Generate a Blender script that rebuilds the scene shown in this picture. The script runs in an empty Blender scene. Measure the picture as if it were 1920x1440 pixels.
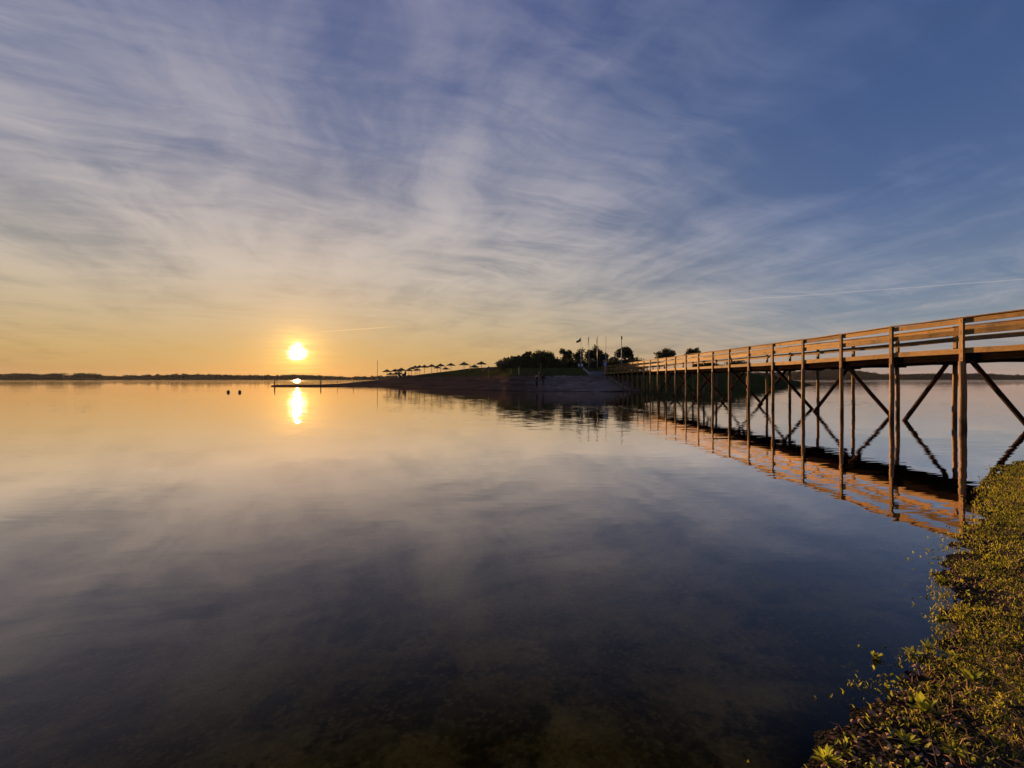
import bpy, math, random
import numpy as np
from mathutils import Vector, Matrix
R = math.radians
random.seed(7); rng = np.random.default_rng(11)
scene = bpy.context.scene
COL = scene.collection

# ------------------------------------------------------------------ camera, sky, sun, exposure
F = 900.0          # focal length in pixels of the 1920 px wide photograph
HZ = 710.0         # horizon row
H = 1.55           # eye height above the water
cam = bpy.data.cameras.new('camera'); camo = bpy.data.objects.new('camera', cam); COL.objects.link(camo)
camo.location = (0, 0, H); camo.rotation_euler = (R(90), 0, 0)
cam.sensor_width = 36; cam.lens = F / 1920 * 36; cam.shift_y = -(720 - HZ) / 1920
cam.clip_start = 0.05; cam.clip_end = 20000
scene.camera = camo
scene.view_settings.view_transform = 'Standard'; scene.view_settings.look = 'None'
EXPO = 1.35
scene.view_settings.exposure = EXPO; scene.view_settings.gamma = 1
try: scene.view_settings.use_curve_mapping = False
except Exception: pass
scene.cycles.max_bounces = 8; scene.cycles.transparent_max_bounces = 12
scene.cycles.glossy_bounces = 4; scene.cycles.diffuse_bounces = 3
scene.cycles.caustics_reflective = False; scene.cycles.caustics_refractive = False
scene.cycles.sample_clamp_indirect = 4

def ray(x, y): return Vector(((x - 960) / F, 1.0, (HZ - y) / F))
SUN = ray(557, 660).normalized()
SUN_EL = math.asin(SUN.z); SUN_AZ = math.atan2(SUN.x, SUN.y)

def lin(c):
    return tuple((v / 255 / 12.92 if v / 255 <= .04045 else ((v / 255 + .055) / 1.055) ** 2.4) for v in c)

class G:
    """small helper that writes node graphs"""
    def __init__(s, tree): s.t = tree; s.n = tree.nodes; s.l = tree.links
    def put(s, sock, v):
        if isinstance(v, bpy.types.NodeSocket): s.l.new(v, sock)
        else: sock.default_value = v
    def m(s, op, a, b=None, c=None, clamp=False):
        n = s.n.new('ShaderNodeMath'); n.operation = op; n.use_clamp = clamp
        for i, v in enumerate((a, b, c)):
            if v is not None: s.put(n.inputs[i], v)
        return n.outputs[0]
    def v(s, op, a, b=None, out=0):
        n = s.n.new('ShaderNodeVectorMath'); n.operation = op
        s.put(n.inputs[0], a)
        if b is not None:
            if op == 'SCALE': s.put(n.inputs['Scale'], b)
            else: s.put(n.inputs[1], b)
        return n.outputs[out]
    def dot(s, a, b): return s.v('DOT_PRODUCT', a, b, 1)
    def comb(s, x, y, z):
        n = s.n.new('ShaderNodeCombineXYZ')
        for i, q in enumerate((x, y, z)): s.put(n.inputs[i], q)
        return n.outputs[0]
    def sep(s, a):
        n = s.n.new('ShaderNodeSeparateXYZ'); s.put(n.inputs[0], a); return n.outputs
    def ss(s, x, a, b, lo=0.0, hi=1.0, kind='SMOOTHSTEP'):
        n = s.n.new('ShaderNodeMapRange'); n.interpolation_type = kind; n.clamp = True
        s.put(n.inputs[0], x); n.inputs[1].default_value = a; n.inputs[2].default_value = b
        n.inputs[3].default_value = lo; n.inputs[4].default_value = hi
        return n.outputs[0]
    def noise(s, vec, scale, detail=4, rough=.5, dist=0, col=False, dim='3D'):
        n = s.n.new('ShaderNodeTexNoise'); n.noise_dimensions = dim
        if vec is not None: s.put(n.inputs['Vector'], vec)
        n.inputs['Scale'].default_value = scale; n.inputs['Detail'].default_value = detail
        n.inputs['Roughness'].default_value = rough; n.inputs['Distortion'].default_value = dist
        return n.outputs['Color' if col else 'Fac']
    def mix(s, f, a, b, mode='MIX'):
        n = s.n.new('ShaderNodeMix'); n.data_type = 'RGBA'; n.blend_type = mode
        s.put(n.inputs[0], f)
        for i, v in ((6, a), (7, b)):
            if not isinstance(v, bpy.types.NodeSocket) and len(v) == 3: v = (*v, 1)
            s.put(n.inputs[i], v)
        return n.outputs[2]
    def ramp(s, x, stops):
        n = s.n.new('ShaderNodeValToRGB'); cr = n.color_ramp; s.put(n.inputs[0], x)
        while len(cr.elements) < len(stops): cr.elements.new(.5)
        for e, (p, c) in zip(cr.elements, stops): e.position = p; e.color = (*c, 1)
        return n.outputs[0]

def build_world():
    w = bpy.data.worlds.new('World'); scene.world = w; w.use_nodes = True
    t = w.node_tree; t.nodes.clear(); g = G(t)
    tc = t.nodes.new('ShaderNodeTexCoord')
    d = g.v('NORMALIZE', tc.outputs['Generated'])
    dx, dy, dz = g.sep(d)
    el = g.m('MAXIMUM', dz, 0.0)
    hd = g.v('NORMALIZE', g.comb(dx, dy, 0.0))
    # warm side is a little left of the sun
    a0 = R(-34); cosw = g.dot(hd, (math.sin(a0), math.cos(a0), 0))
    side = g.ss(cosw, math.cos(R(74)), math.cos(R(14)))
    fold = g.m('MULTIPLY', el, 1 / .65)
    def rr(*st): return g.ramp(fold, [(p / .65, lin(c)) for p, c in st])
    warm = rr((0, (182, 136, 88)), (.045, (172, 142, 98)), (.10, (162, 148, 122)), (.17, (146, 143, 138)), (.27, (126, 131, 145)), (.42, (98, 112, 150)), (.62, (70, 88, 140)))
    cool = rr((0, (168, 146, 138)), (.035, (160, 150, 147)), (.08, (137, 149, 161)), (.16, (113, 132, 160)), (.28, (84, 107, 151)), (.42, (69, 94, 141)), (.62, (56, 79, 124)))
    clear = g.mix(side, cool, warm)
    ns = t.nodes.new('ShaderNodeTexSky'); ns.sky_type = 'NISHITA'; ns.sun_disc = False
    ns.sun_elevation = SUN_EL; ns.sun_rotation = SUN_AZ; ns.air_density = 1; ns.dust_density = 1.5; ns.ozone_density = 2
    nish = g.v('SCALE', ns.outputs[0], 0.10)
    clear = g.mix(0.12, clear, nish)
    # cirrus on a flat layer high overhead
    k = g.m('DIVIDE', 1.0, g.m('ADD', el, 0.07))
    p = g.comb(g.m('MULTIPLY', dx, k), g.m('MULTIPLY', dy, k), 0.0)
    warp = g.v('SCALE', g.v('SUBTRACT', g.noise(p, .9, 3, .5, col=True), (.5, .5, .5)), 0.62)
    pw = g.v('ADD', p, warp)
    def strk(vec, az, sx, sy, scale, det, rough, dist):
        a = R(az); ac = g.dot(vec, (math.cos(a), -math.sin(a), 0)); al = g.dot(vec, (math.sin(a), math.cos(a), 0))
        return g.noise(g.comb(g.m('MULTIPLY', ac, sx), g.m('MULTIPLY', al, sy), 3.7), scale, det, rough, dist)
    px, py, _ = g.sep(p)
    big = g.noise(pw, .8, 4, .5, .3)
    s1 = strk(pw, -21, 1.0, .26, 2.2, 7, .58, .3)       # long bands that run away from the viewer
    s2 = strk(pw, 56, 1.0, .17, 4.2, 6, .6, .4)      # feathery cross strands
    s3 = strk(pw, 70, 1.0, .2, 9.0, 6, .65, .5)
    s4 = g.noise(pw, 3.2, 6, .62, .6)
    cov = g.ss(cosw, math.cos(R(80)), math.cos(R(20)), -.09, .14)
    lowband = g.ss(el, .05, .46, .13, -.03)
    mw = g.ss(g.noise(p, .55, 2, .5), .42, .60)
    body = g.m('ADD', g.m('MULTIPLY', big, .52), .304)
    body = g.m('ADD', body, g.m('MULTIPLY', g.m('SUBTRACT', s1, .5), g.m('SUBTRACT', .98, g.m('MULTIPLY', mw, .68))))
    body = g.m('ADD', body, g.m('MULTIPLY', g.m('SUBTRACT', s2, .5), g.m('ADD', .12, g.m('MULTIPLY', mw, .62))))
    body = g.m('ADD', body, g.m('MULTIPLY', g.m('SUBTRACT', s3, .5), .22))
    body = g.m('ADD', body, g.m('MULTIPLY', g.m('SUBTRACT', s4, .5), .28))
    body = g.m('ADD', body, g.m('ADD', cov, lowband))
    cl = g.ss(body, .39, .96)
    fade = g.ss(el, .0, .05, .35, 1.0)
    cl = g.m('MULTIPLY', cl, fade)
    cwarm = rr((0, (206, 164, 100)), (.05, (208, 174, 116)), (.11, (208, 185, 148)), (.2, (210, 196, 180)), (.32, (199, 190, 188)), (.5, (174, 171, 182)), (.62, (154, 153, 174)))
    ccool = rr((0, (184, 160, 144)), (.05, (182, 168, 156)), (.12, (168, 168, 174)), (.25, (140, 151, 178)), (.42, (106, 124, 165)), (.62, (84, 104, 152)))
    ccol = g.mix(side, ccool, cwarm)
    sky = g.mix(g.m('MULTIPLY', cl, .82), clear, ccol)
    # contrails: thin bands along great circles
    def trail(a, b, width, lo, hi, strength, col):
        va, vb = ray(*a).normalized(), ray(*b).normalized()
        n = va.cross(vb).normalized(); mid = (va + vb).normalized(); tan = n.cross(mid)
        off = g.m('ABSOLUTE', g.m('ADD', g.dot(d, tuple(n)), g.m('MULTIPLY', g.m('SUBTRACT', g.noise(d, 14, 2), .5), .0022)))
        band = g.ss(off, width, width * .15)
        al = g.dot(d, tuple(tan)); x0, x1 = va.dot(tan), vb.dot(tan)
        if x0 > x1: x0, x1 = x1, x0
        w_ = (x1 - x0)
        band = g.m('MULTIPLY', band, g.m('MULTIPLY', g.ss(al, x0 - .02, x0 + w_ * lo), g.ss(al, x1 + .02, x1 - w_ * hi)))
        return g.m('MULTIPLY', g.m('MULTIPLY', band, g.ss(dy, 0.0, .2)), strength), col
    for a in (((1035, 589), (1990, 518), .0013, .25, .02, .30, lin((200, 190, 190))), ((598, 622), (732, 613), .0015, .25, .25, .55, lin((252, 205, 150)))):
        f, c = trail(*a); sky = g.mix(f, sky, c)
    # sun and the glow round it, broken by thin cloud bands
    dd = g.v('ADD', d, g.v('SCALE', g.v('SUBTRACT', g.noise(g.v('MULTIPLY', d, (22, 22, 120)), 1.0, 3, .5, col=True), (.5, .5, .5)), .016))
    sd = tuple(SUN)
    ang = g.m('ARCCOSINE', g.m('MINIMUM', g.dot(g.v('NORMALIZE', dd), sd), .9999999))
    ang0 = g.m('ARCCOSINE', g.m('MINIMUM', g.dot(d, sd), .9999999))
    bands = g.ss(g.noise(g.v('MULTIPLY', d, (9, 9, 150)), 1.0, 3, .55), .35, .65, .55, 1.0)
    g3 = g.m('MULTIPLY', g.m('EXPONENT', g.m('MULTIPLY', ang0, -1 / R(6.0))), .24)
    g2 = g.m('MULTIPLY', g.m('MULTIPLY', g.m('EXPONENT', g.m('MULTIPLY', ang, -1 / R(1.15))), 2.4), bands)
    core = g.m('MULTIPLY', g.m('MULTIPLY', g.ss(ang, R(1.15), R(.45)), 5.0), bands)
    sky = g.v('ADD', sky, g.v('SCALE', (1.0, .42, .05), g3))
    sky = g.v('ADD', sky, g.v('SCALE', (1.0, .55, .10), g2))
    sky = g.v('ADD', sky, g.v('SCALE', (1.0, .80, .42), core))
    # below the horizon
    sky = g.mix(g.ss(dz, -.02, -.004), lin((60, 52, 48)), sky)
    bg = t.nodes.new('ShaderNodeBackground'); g.put(bg.inputs[0], sky); bg.inputs[1].default_value = 0.5 ** EXPO
    o = t.nodes.new('ShaderNodeOutputWorld'); t.links.new(bg.outputs[0], o.inputs[0])
build_world()

sl = bpy.data.lights.new('sun', 'SUN'); sl.energy = 5.0; sl.angle = R(.55); sl.color = (1.0, .60, .27)
so = bpy.data.objects.new('sun', sl); COL.objects.link(so); so.location = (-20, 40, 30)
so.rotation_euler = SUN.to_track_quat('Z', 'Y').to_euler()

# ------------------------------------------------------------------ helpers
def P(x, y, Y): return Vector(((x - 960) / F * Y, Y, H + (HZ - y) / F * Y))

def vnoise(x, y, seed=0):
    x = np.asarray(x, float); y = np.asarray(y, float)
    xi = np.floor(x).astype(np.int64); yi = np.floor(y).astype(np.int64); fx = x - xi; fy = y - yi
    fx = fx * fx * (3 - 2 * fx); fy = fy * fy * (3 - 2 * fy)
    def h(a, b):
        n = (a * 374761393 + b * 668265263 + seed * 1442695041) & 0xffffffff
        n = ((n ^ (n >> 13)) * 1274126177) & 0xffffffff
        return ((n ^ (n >> 16)) & 0xffff) / 65535.0
    return (h(xi, yi) * (1 - fx) + h(xi + 1, yi) * fx) * (1 - fy) + (h(xi, yi + 1) * (1 - fx) + h(xi + 1, yi + 1) * fx) * fy
def fbm(x, y, seed=0, oct=4):
    s = 0; a = .5
    for i in range(oct): s = s + a * vnoise(np.asarray(x) * 2 ** i, np.asarray(y) * 2 ** i, seed + i); a *= .5
    return s / (1 - .5 ** oct)

class MB:
    def __init__(s): s.v = []; s.f = []
    def add(s, vs, fs):
        b = len(s.v); s.v += [tuple(q) for q in vs]; s.f += [tuple(b + i for i in f) for f in fs]
    def box(s, c, size, M=None):
        x, y, z = (q / 2 for q in size); vs = [Vector((i * x, j * y, k * z)) for i in (-1, 1) for j in (-1, 1) for k in (-1, 1)]
        if M is not None: vs = [M @ q for q in vs]
        c = Vector(c)
        s.add([q + c for q in vs], [(0, 1, 3, 2), (4, 6, 7, 5), (0, 4, 5, 1), (2, 3, 7, 6), (0, 2, 6, 4), (1, 5, 7, 3)])
    def beam(s, a, b, w, h, up=(0, 0, 1), ch=.0):
        a = Vector(a); b = Vector(b); t = (b - a).normalized(); u = Vector(up); sd = t.cross(u).normalized(); u = sd.cross(t)
        if ch <= 0:
            pr = [(-w / 2, -h / 2), (w / 2, -h / 2), (w / 2, h / 2), (-w / 2, h / 2)]
        else:
            x, y = w / 2, h / 2
            pr = [(-x + ch, -y), (x - ch, -y), (x, -y + ch), (x, y - ch), (x - ch, y), (-x + ch, y), (-x, y - ch), (-x, -y + ch)]
        n = len(pr); vs = [e + sd * p + u * q for e in (a, b) for p, q in pr]
        s.add(vs, [(i, (i + 1) % n, n + (i + 1) % n, n + i) for i in range(n)] + [tuple(range(n - 1, -1, -1)), tuple(range(n, 2 * n))])
    def tube(s, pts, rad, n=8, wob=0.0, rnd=None, cap=True):
        pts = [Vector(p) for p in pts]; rings = []
        for i, p in enumerate(pts):
            t = (pts[min(i + 1, len(pts) - 1)] - pts[max(i - 1, 0)]).normalized()
            u = t.cross(Vector((0, 1, 0)) if abs(t.y) < .9 else Vector((1, 0, 0))).normalized(); w = t.cross(u)
            r = rad[i] if isinstance(rad, (list, tuple)) else rad
            rings.append([p + (u * math.cos(2 * math.pi * k / n) + w * math.sin(2 * math.pi * k / n)) * r * (1 + (rnd.uniform(-wob, wob) if rnd else 0)) for k in range(n)])
        vs = [q for rr in rings for q in rr]; fs = []
        for i in range(len(pts) - 1):
            for k in range(n): fs.append((i * n + k, i * n + (k + 1) % n, (i + 1) * n + (k + 1) % n, (i + 1) * n + k))
        if cap: fs += [tuple(range(n - 1, -1, -1)), tuple(range((len(pts) - 1) * n, len(pts) * n))]
        s.add(vs, fs)
    def ball(s, c, r, nu=12, nv=8):
        c = Vector(c); r = r if isinstance(r, (tuple, list)) else (r, r, r); vs = [c + Vector((0, 0, r[2]))]
        for j in range(1, nv):
            for i in range(nu):
                th = math.pi * j / nv; ph = 2 * math.pi * i / nu
                vs.append(c + Vector((r[0] * math.sin(th) * math.cos(ph), r[1] * math.sin(th) * math.sin(ph), r[2] * math.cos(th))))
        vs.append(c - Vector((0, 0, r[2]))); fs = [(0, 1 + i, 1 + (i + 1) % nu) for i in range(nu)]
        for j in range(nv - 2):
            for i in range(nu):
                a = 1 + j * nu + i; b = 1 + j * nu + (i + 1) % nu; fs.append((a, a + nu, b + nu, b))
        e = len(vs) - 1; fs += [(e, 1 + (nv - 2) * nu + (i + 1) % nu, 1 + (nv - 2) * nu + i) for i in range(nu)]
        s.add(vs, fs)
    def build(s, name, mat, parent=None, smooth=False, origin=None):
        me = bpy.data.meshes.new(name)
        o_ = Vector(origin) if origin is not None else Vector((0, 0, 0))
        me.from_pydata([tuple(Vector(q) - o_) for q in s.v], [], s.f); me.update()
        if mat: me.materials.append(mat)
        if smooth: me.polygons.foreach_set('use_smooth', [True] * len(me.polygons))
        o = bpy.data.objects.new(name, me); COL.objects.link(o); o.location = o_
        if parent is not None:
            o.parent = parent; o.location = o_
        return o

def np_mesh(name, V, Fc, mat, parent=None, tint=None, smooth=False):
    """V (n,3); Fc (m,k) equal sized faces"""
    me = bpy.data.meshes.new(name); V = np.asarray(V, np.float32); Fc = np.asarray(Fc, np.int32); m, k = Fc.shape
    me.vertices.add(len(V)); me.vertices.foreach_set('co', V.ravel())
    me.loops.add(m * k); me.loops.foreach_set('vertex_index', Fc.ravel())
    me.polygons.add(m); me.polygons.foreach_set('loop_start', np.arange(0, m * k, k, dtype=np.int32))
    me.polygons.foreach_set('loop_total', np.full(m, k, np.int32))
    if smooth: me.polygons.foreach_set('use_smooth', np.ones(m, bool))
    me.update(calc_edges=True)
    if tint is not None:
        at = me.attributes.new('tint', 'FLOAT', 'POINT'); at.data.foreach_set('value', np.asarray(tint, np.float32))
    if mat: me.materials.append(mat)
    o = bpy.data.objects.new(name, me); COL.objects.link(o)
    if parent is not None: o.parent = parent
    return o

def grid_mesh(name, X, Y, Z, mat, **kw):
    r, c = X.shape; V = np.stack([X.ravel(), Y.ravel(), Z.ravel()], 1); i = np.arange(r * c).reshape(r, c)
    Fc = np.stack([i[:-1, :-1].ravel(), i[:-1, 1:].ravel(), i[1:, 1:].ravel(), i[1:, :-1].ravel()], 1)
    return np_mesh(name, V, Fc, mat, smooth=True, **kw)

def tag(o, label=None, cat=None, group=None, kind=None):
    if label: o['label'] = label
    if cat: o['category'] = cat
    if group: o['group'] = group
    if kind: o['kind'] = kind
    return o
def empty(name, loc, label=None, cat=None, group=None, rz=0):
    o = bpy.data.objects.new(name, None); COL.objects.link(o); o.location = loc; o.rotation_euler.z = rz; o.empty_display_size = .2
    return tag(o, label, cat, group)
def copy_tree(o, parent=None):
    c = o.copy(); COL.objects.link(c); c.parent = parent
    for ch in [q for q in COL.objects if q.parent == o]: copy_tree(ch, c)
    return c

# ------------------------------------------------------------------ materials
def mat(name):
    m = bpy.data.materials.new(name); m.use_nodes = True; t = m.node_tree; t.nodes.clear(); g = G(t)
    o = t.nodes.new('ShaderNodeOutputMaterial'); return m, t, g, o
def principled(g, t, o, col, rough=.8, bump=None, bstr=.3, bdist=.01, spec=.3):
    b = t.nodes.new('ShaderNodeBsdfPrincipled'); g.put(b.inputs['Base Color'], col if isinstance(col, bpy.types.NodeSocket) else (*col, 1))
    g.put(b.inputs['Roughness'], rough); b.inputs['Specular IOR Level'].default_value = spec
    if bump is not None:
        n = t.nodes.new('ShaderNodeBump'); n.inputs['Strength'].default_value = bstr; n.inputs['Distance'].default_value = bdist
        g.put(n.inputs['Height'], bump); t.links.new(n.outputs[0], b.inputs['Normal'])
    t.links.new(b.outputs[0], o.inputs[0]); return b
def plain(name, col, rough=.7, var=.25, scale=6.0, spec=.3):
    m, t, g, o = mat(name); tc = t.nodes.new('ShaderNodeTexCoord')
    n = g.noise(tc.outputs['Object'], scale, 4, .6)
    c = g.mix(g.ss(n, .3, .7), tuple(q * (1 - var) for q in col), tuple(q * (1 + var) for q in col))
    principled(g, t, o, c, rough, n, .2, .01, spec); return m
def wood(name, axis, c0, c1, c2, spec=.04):
    m, t, g, o = mat(name); tc = t.nodes.new('ShaderNodeTexCoord'); oi = t.nodes.new('ShaderNodeObjectInfo')
    sc = [26, 26, 26]; sc[axis] = 1.3
    off = g.v('SCALE', (17.3, 9.1, 23.7), oi.outputs['Random'])
    v = g.v('ADD', tc.outputs['Object'], off)
    gr = g.noise(g.v('MULTIPLY', v, tuple(sc)), 1.0, 5, .62, .6)
    sc2 = [5, 5, 5]; sc2[axis] = .55
    bl = g.noise(g.v('MULTIPLY', v, tuple(sc2)), 1.0, 3, .6)
    kn = t.nodes.new('ShaderNodeTexVoronoi'); sc3 = [6, 6, 6]; sc3[axis] = 2.6
    g.put(kn.inputs['Vector'], g.v('MULTIPLY', v, tuple(sc3))); kn.inputs['Scale'].default_value = 1
    knot = g.ss(kn.outputs['Distance'], .22, .08)
    c = g.mix(g.ss(gr, .3, .7), c0, c1)
    c = g.mix(g.m('MULTIPLY', g.ss(bl, .5, .75), .65), c, c2)
    c = g.mix(g.m('MULTIPLY', knot, .6), c, tuple(q * .28 for q in c0))
    wr = g.ss(g.noise(v, 1.1, 4, .65), .50, .70); c = g.mix(g.m('MULTIPLY', wr, .75), c, tuple(q * .62 for q in c2))
    sc4 = [60, 60, 60]; sc4[axis] = .8; crk = g.ss(g.noise(g.v('MULTIPLY', v, tuple(sc4)), 1.0, 2, .5), .66, .72); c = g.mix(g.m('MULTIPLY', crk, .7), c, tuple(q * .15 for q in c0))
    hs = t.nodes.new('ShaderNodeHueSaturation'); g.put(hs.inputs['Color'], c)
    g.put(hs.inputs['Value'], g.ss(oi.outputs['Random'], 0, 1, .62, 1.18, 'LINEAR')); g.put(hs.inputs['Saturation'], .95)
    principled(g, t, o, hs.outputs[0], .72, g.m('SUBTRACT', gr, g.m('MULTIPLY', knot, .4)), .5, .006, spec); return m
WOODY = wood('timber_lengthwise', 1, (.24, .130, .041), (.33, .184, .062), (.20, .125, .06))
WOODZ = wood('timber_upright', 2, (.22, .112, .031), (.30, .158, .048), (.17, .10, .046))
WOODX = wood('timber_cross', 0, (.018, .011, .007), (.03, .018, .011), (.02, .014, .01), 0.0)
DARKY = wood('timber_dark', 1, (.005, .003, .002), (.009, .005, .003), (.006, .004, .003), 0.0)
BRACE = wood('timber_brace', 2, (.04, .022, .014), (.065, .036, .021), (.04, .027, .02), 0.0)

def pile_mat():
    m, t, g, o = mat('timber_pile'); tc = t.nodes.new('ShaderNodeTexCoord'); oi = t.nodes.new('ShaderNodeObjectInfo')
    gx = t.nodes.new('ShaderNodeNewGeometry')
    v = g.v('ADD', tc.outputs['Object'], g.v('SCALE', (11.3, 7.1, 3.7), oi.outputs['Random']))
    gr = g.noise(g.v('MULTIPLY', v, (24, 24, 1.2)), 1, 5, .62, .5)
    bl = g.noise(g.v('MULTIPLY', v, (7, 7, 5)), 1, 3, .6)
    c = g.mix(g.ss(gr, .3, .7), (.19, .10, .045), (.32, .19, .085))
    c = g.mix(g.m('MULTIPLY', g.ss(bl, .52, .7), .7), c, (.10, .065, .045))
    z = g.sep(gx.outputs['Position'])[2]
    wet = g.ss(g.m('ADD', z, g.m('MULTIPLY', g.noise(gx.outputs['Position'], 5, 3), -.45)), .22, -.08)
    c = g.mix(g.m('MULTIPLY', wet, .75), c, (.045, .032, .022))
    principled(g, t, o, c, .75, g.m('ADD', gr, g.m('MULTIPLY', bl, .8)), .6, .012, .06); return m
PILE = pile_mat()

def foliage(name, dark, light, trans=.35, rough=.6):
    m, t, g, o = mat(name); at = t.nodes.new('ShaderNodeAttribute'); at.attribute_name = 'tint'
    c = g.mix(at.outputs['Fac'], dark, light)
    b = t.nodes.new('ShaderNodeBsdfPrincipled'); g.put(b.inputs['Base Color'], c); b.inputs['Roughness'].default_value = rough; b.inputs['Specular IOR Level'].default_value = .12
    tr = t.nodes.new('ShaderNodeBsdfTranslucent'); g.put(tr.inputs[0], c)
    mx = t.nodes.new('ShaderNodeMixShader'); mx.inputs[0].default_value = trans
    t.links.new(b.outputs[0], mx.inputs[1]); t.links.new(tr.outputs[0], mx.inputs[2]); t.links.new(mx.outputs[0], o.inputs[0]); return m
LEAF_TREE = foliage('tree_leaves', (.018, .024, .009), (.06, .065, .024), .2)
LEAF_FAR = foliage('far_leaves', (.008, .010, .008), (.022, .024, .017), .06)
LEAF_GRASS = foliage('grass_blades', (.10, .105, .012), (.50, .44, .04), .55)
LEAF_WEED = foliage('weed_leaves', (.09, .115, .013), (.42, .42, .036), .5)
LEAF_DRY = foliage('dry_leaves', (.16, .08, .04), (.46, .26, .14), .15)
BARK = plain('bark', (.07, .05, .035), .9, .3, 8)
THATCH = plain('thatch', (.10, .065, .04), .95, .35, 14)
POLE_WOOD = plain('pole_wood', (.22, .14, .08), .8, .3, 9)
METAL_PALE = plain('painted_metal', (.48, .44, .40), .5, .08, 5)
METAL_DARK = plain('dark_metal', (.06, .055, .05), .5, .15, 5)
CONCRETE = plain('concrete', (.12, .10, .092), .9, .15, 5)
KERB = plain('pale_stone', (.22, .20, .18), .9, .15, 7)
FLAG_DARK = plain('navy_cloth', (.008, .007, .016), .8, .1, 6)
FLAG_GREY = plain('faded_cloth', (.17, .14, .12), .8, .2, 5)
BUOY = plain('buoy_plastic', (.10, .045, .02), .5, .15, 8)
ROPE = plain('rope', (.18, .13, .09), .9, .2, 20)
BLUE = plain('blue_sign_paint', (.06, .12, .42), .5, .06, 6)
WHITE = plain('white_paint', (.70, .70, .72), .5, .05, 6)
SKIN = plain('skin', (.36, .20, .13), .6, .05, 10)
HAIR = plain('hair', (.02, .013, .01), .7, .2, 40)
JACKET = plain('dark_jacket', (.012, .013, .016), .85, .2, 12)
COAT = plain('maroon_coat', (.028, .010, .012), .85, .2, 12)
TROUSER = plain('dark_trousers', (.018, .018, .022), .85, .2, 12)
JEANS = plain('grey_trousers', (.075, .075, .095), .85, .2, 12)
STONE = plain('pebble_stone', (.26, .145, .09), .85, .35, 30)

def bank_mat():
    m, t, g, o = mat('bank_soil'); gx = t.nodes.new('ShaderNodeNewGeometry'); p = gx.outputs['Position']
    a = g.noise(p, 2.2, 5, .6); b = g.noise(p, 38, 4, .65); e = g.noise(p, 9, 4, .6)
    vo = t.nodes.new('ShaderNodeTexVoronoi'); g.put(vo.inputs['Vector'], p); vo.inputs['Scale'].default_value = 70
    c = g.mix(g.ss(b, .3, .7), (.024, .015, .010), (.095, .056, .036))
    c = g.mix(g.m('MULTIPLY', g.ss(e, .45, .65), .7), c, (.085, .075, .024))
    c = g.mix(g.m('MULTIPLY', g.ss(vo.outputs['Color'], .8, .95), .5), c, (.34, .23, .17))
    z = g.sep(p)[2]
    zz = g.m('ADD', z, g.m('MULTIPLY', g.m('SUBTRACT', a, .5), .02))
    bed = g.mix(g.ss(g.noise(p, 1.3, 6, .68), .38, .68), (.13, .08, .035), (.55, .35, .16))
    vb = t.nodes.new('ShaderNodeTexVoronoi'); g.put(vb.inputs['Vector'], p); vb.inputs['Scale'].default_value = 42
    bed = g.mix(g.m('MULTIPLY', g.ss(vb.outputs['Color'], .45, 1.0), .45), bed, (.62, .44, .27))
    bed = g.mix(g.m('MULTIPLY', g.ss(g.noise(p, 3.5, 5, .7), .5, .62), .8), bed, (.05, .045, .02))
    bed = g.mix(g.ss(z, -.08, -.34), bed, (.014, .009, .006))  # deeper bed painted darker, standing in for light absorbed by the water
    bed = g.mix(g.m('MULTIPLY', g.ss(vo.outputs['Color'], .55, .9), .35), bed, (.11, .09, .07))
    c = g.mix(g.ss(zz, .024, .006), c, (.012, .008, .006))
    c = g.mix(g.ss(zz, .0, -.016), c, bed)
    h = g.m('ADD', g.m('MULTIPLY', b, .6), g.m('MULTIPLY', g.m('SUBTRACT', 1.0, vo.outputs['Distance']), .35))
    principled(g, t, o, c, .95, h, .8, .02, .05); return m
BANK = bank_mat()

def spit_mat():
    m, t, g, o = mat('sand_and_grass'); gx = t.nodes.new('ShaderNodeNewGeometry'); p = gx.outputs['Position']
    x, y, z = g.sep(p)
    a = g.noise(g.v('MULTIPLY', p, (.5, .5, 1.4)), 1, 5, .6); b = g.noise(p, 1.6, 5, .65)
    rut = g.noise(g.v('MULTIPLY', p, (.10, .55, 1.8)), 1, 4, .55, .8)
    sand = g.mix(g.ss(b, .3, .7), (.085, .050, .034), (.15, .088, .060))
    sand = g.mix(g.m('MULTIPLY', g.ss(rut, .46, .58), .6), sand, (.026, .016, .011))
    pale = g.mix(g.ss(b, .3, .7), (.18, .12, .098), (.29, .20, .165))
    pale = g.mix(g.m('MULTIPLY', g.ss(rut, .46, .58), .5), pale, (.05, .034, .027))
    sand = g.mix(g.ss(g.m('ADD', x, g.m('MULTIPLY', g.m('SUBTRACT', a, .5), 9)), 0, 7), sand, pale)
    grass = g.mix(g.ss(b, .3, .7), (.030, .034, .010), (.062, .064, .018))
    hh = g.m('ADD', z, g.m('MULTIPLY', g.m('SUBTRACT', a, .5), 1.1))
    up = g.ss(hh, 1.85, 2.1)
    patch = g.m('MULTIPLY', g.ss(a, .56, .66), g.m('MULTIPLY', g.ss(x, 4, 7), g.ss(z, .45, .8)))
    right = g.ss(x, 15.2, 16.4)
    gm = g.m('MAXIMUM', g.m('MAXIMUM', up, patch), right)
    c = g.mix(gm, sand, grass)
    c = g.mix(g.ss(g.m('ADD', z, g.m('MULTIPLY', a, .2)), .20, .08), c, (.045, .030, .022))
    principled(g, t, o, c, .95, g.m('ADD', b, rut), .25, .04, .0); return m
SPIT = spit_mat()

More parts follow.
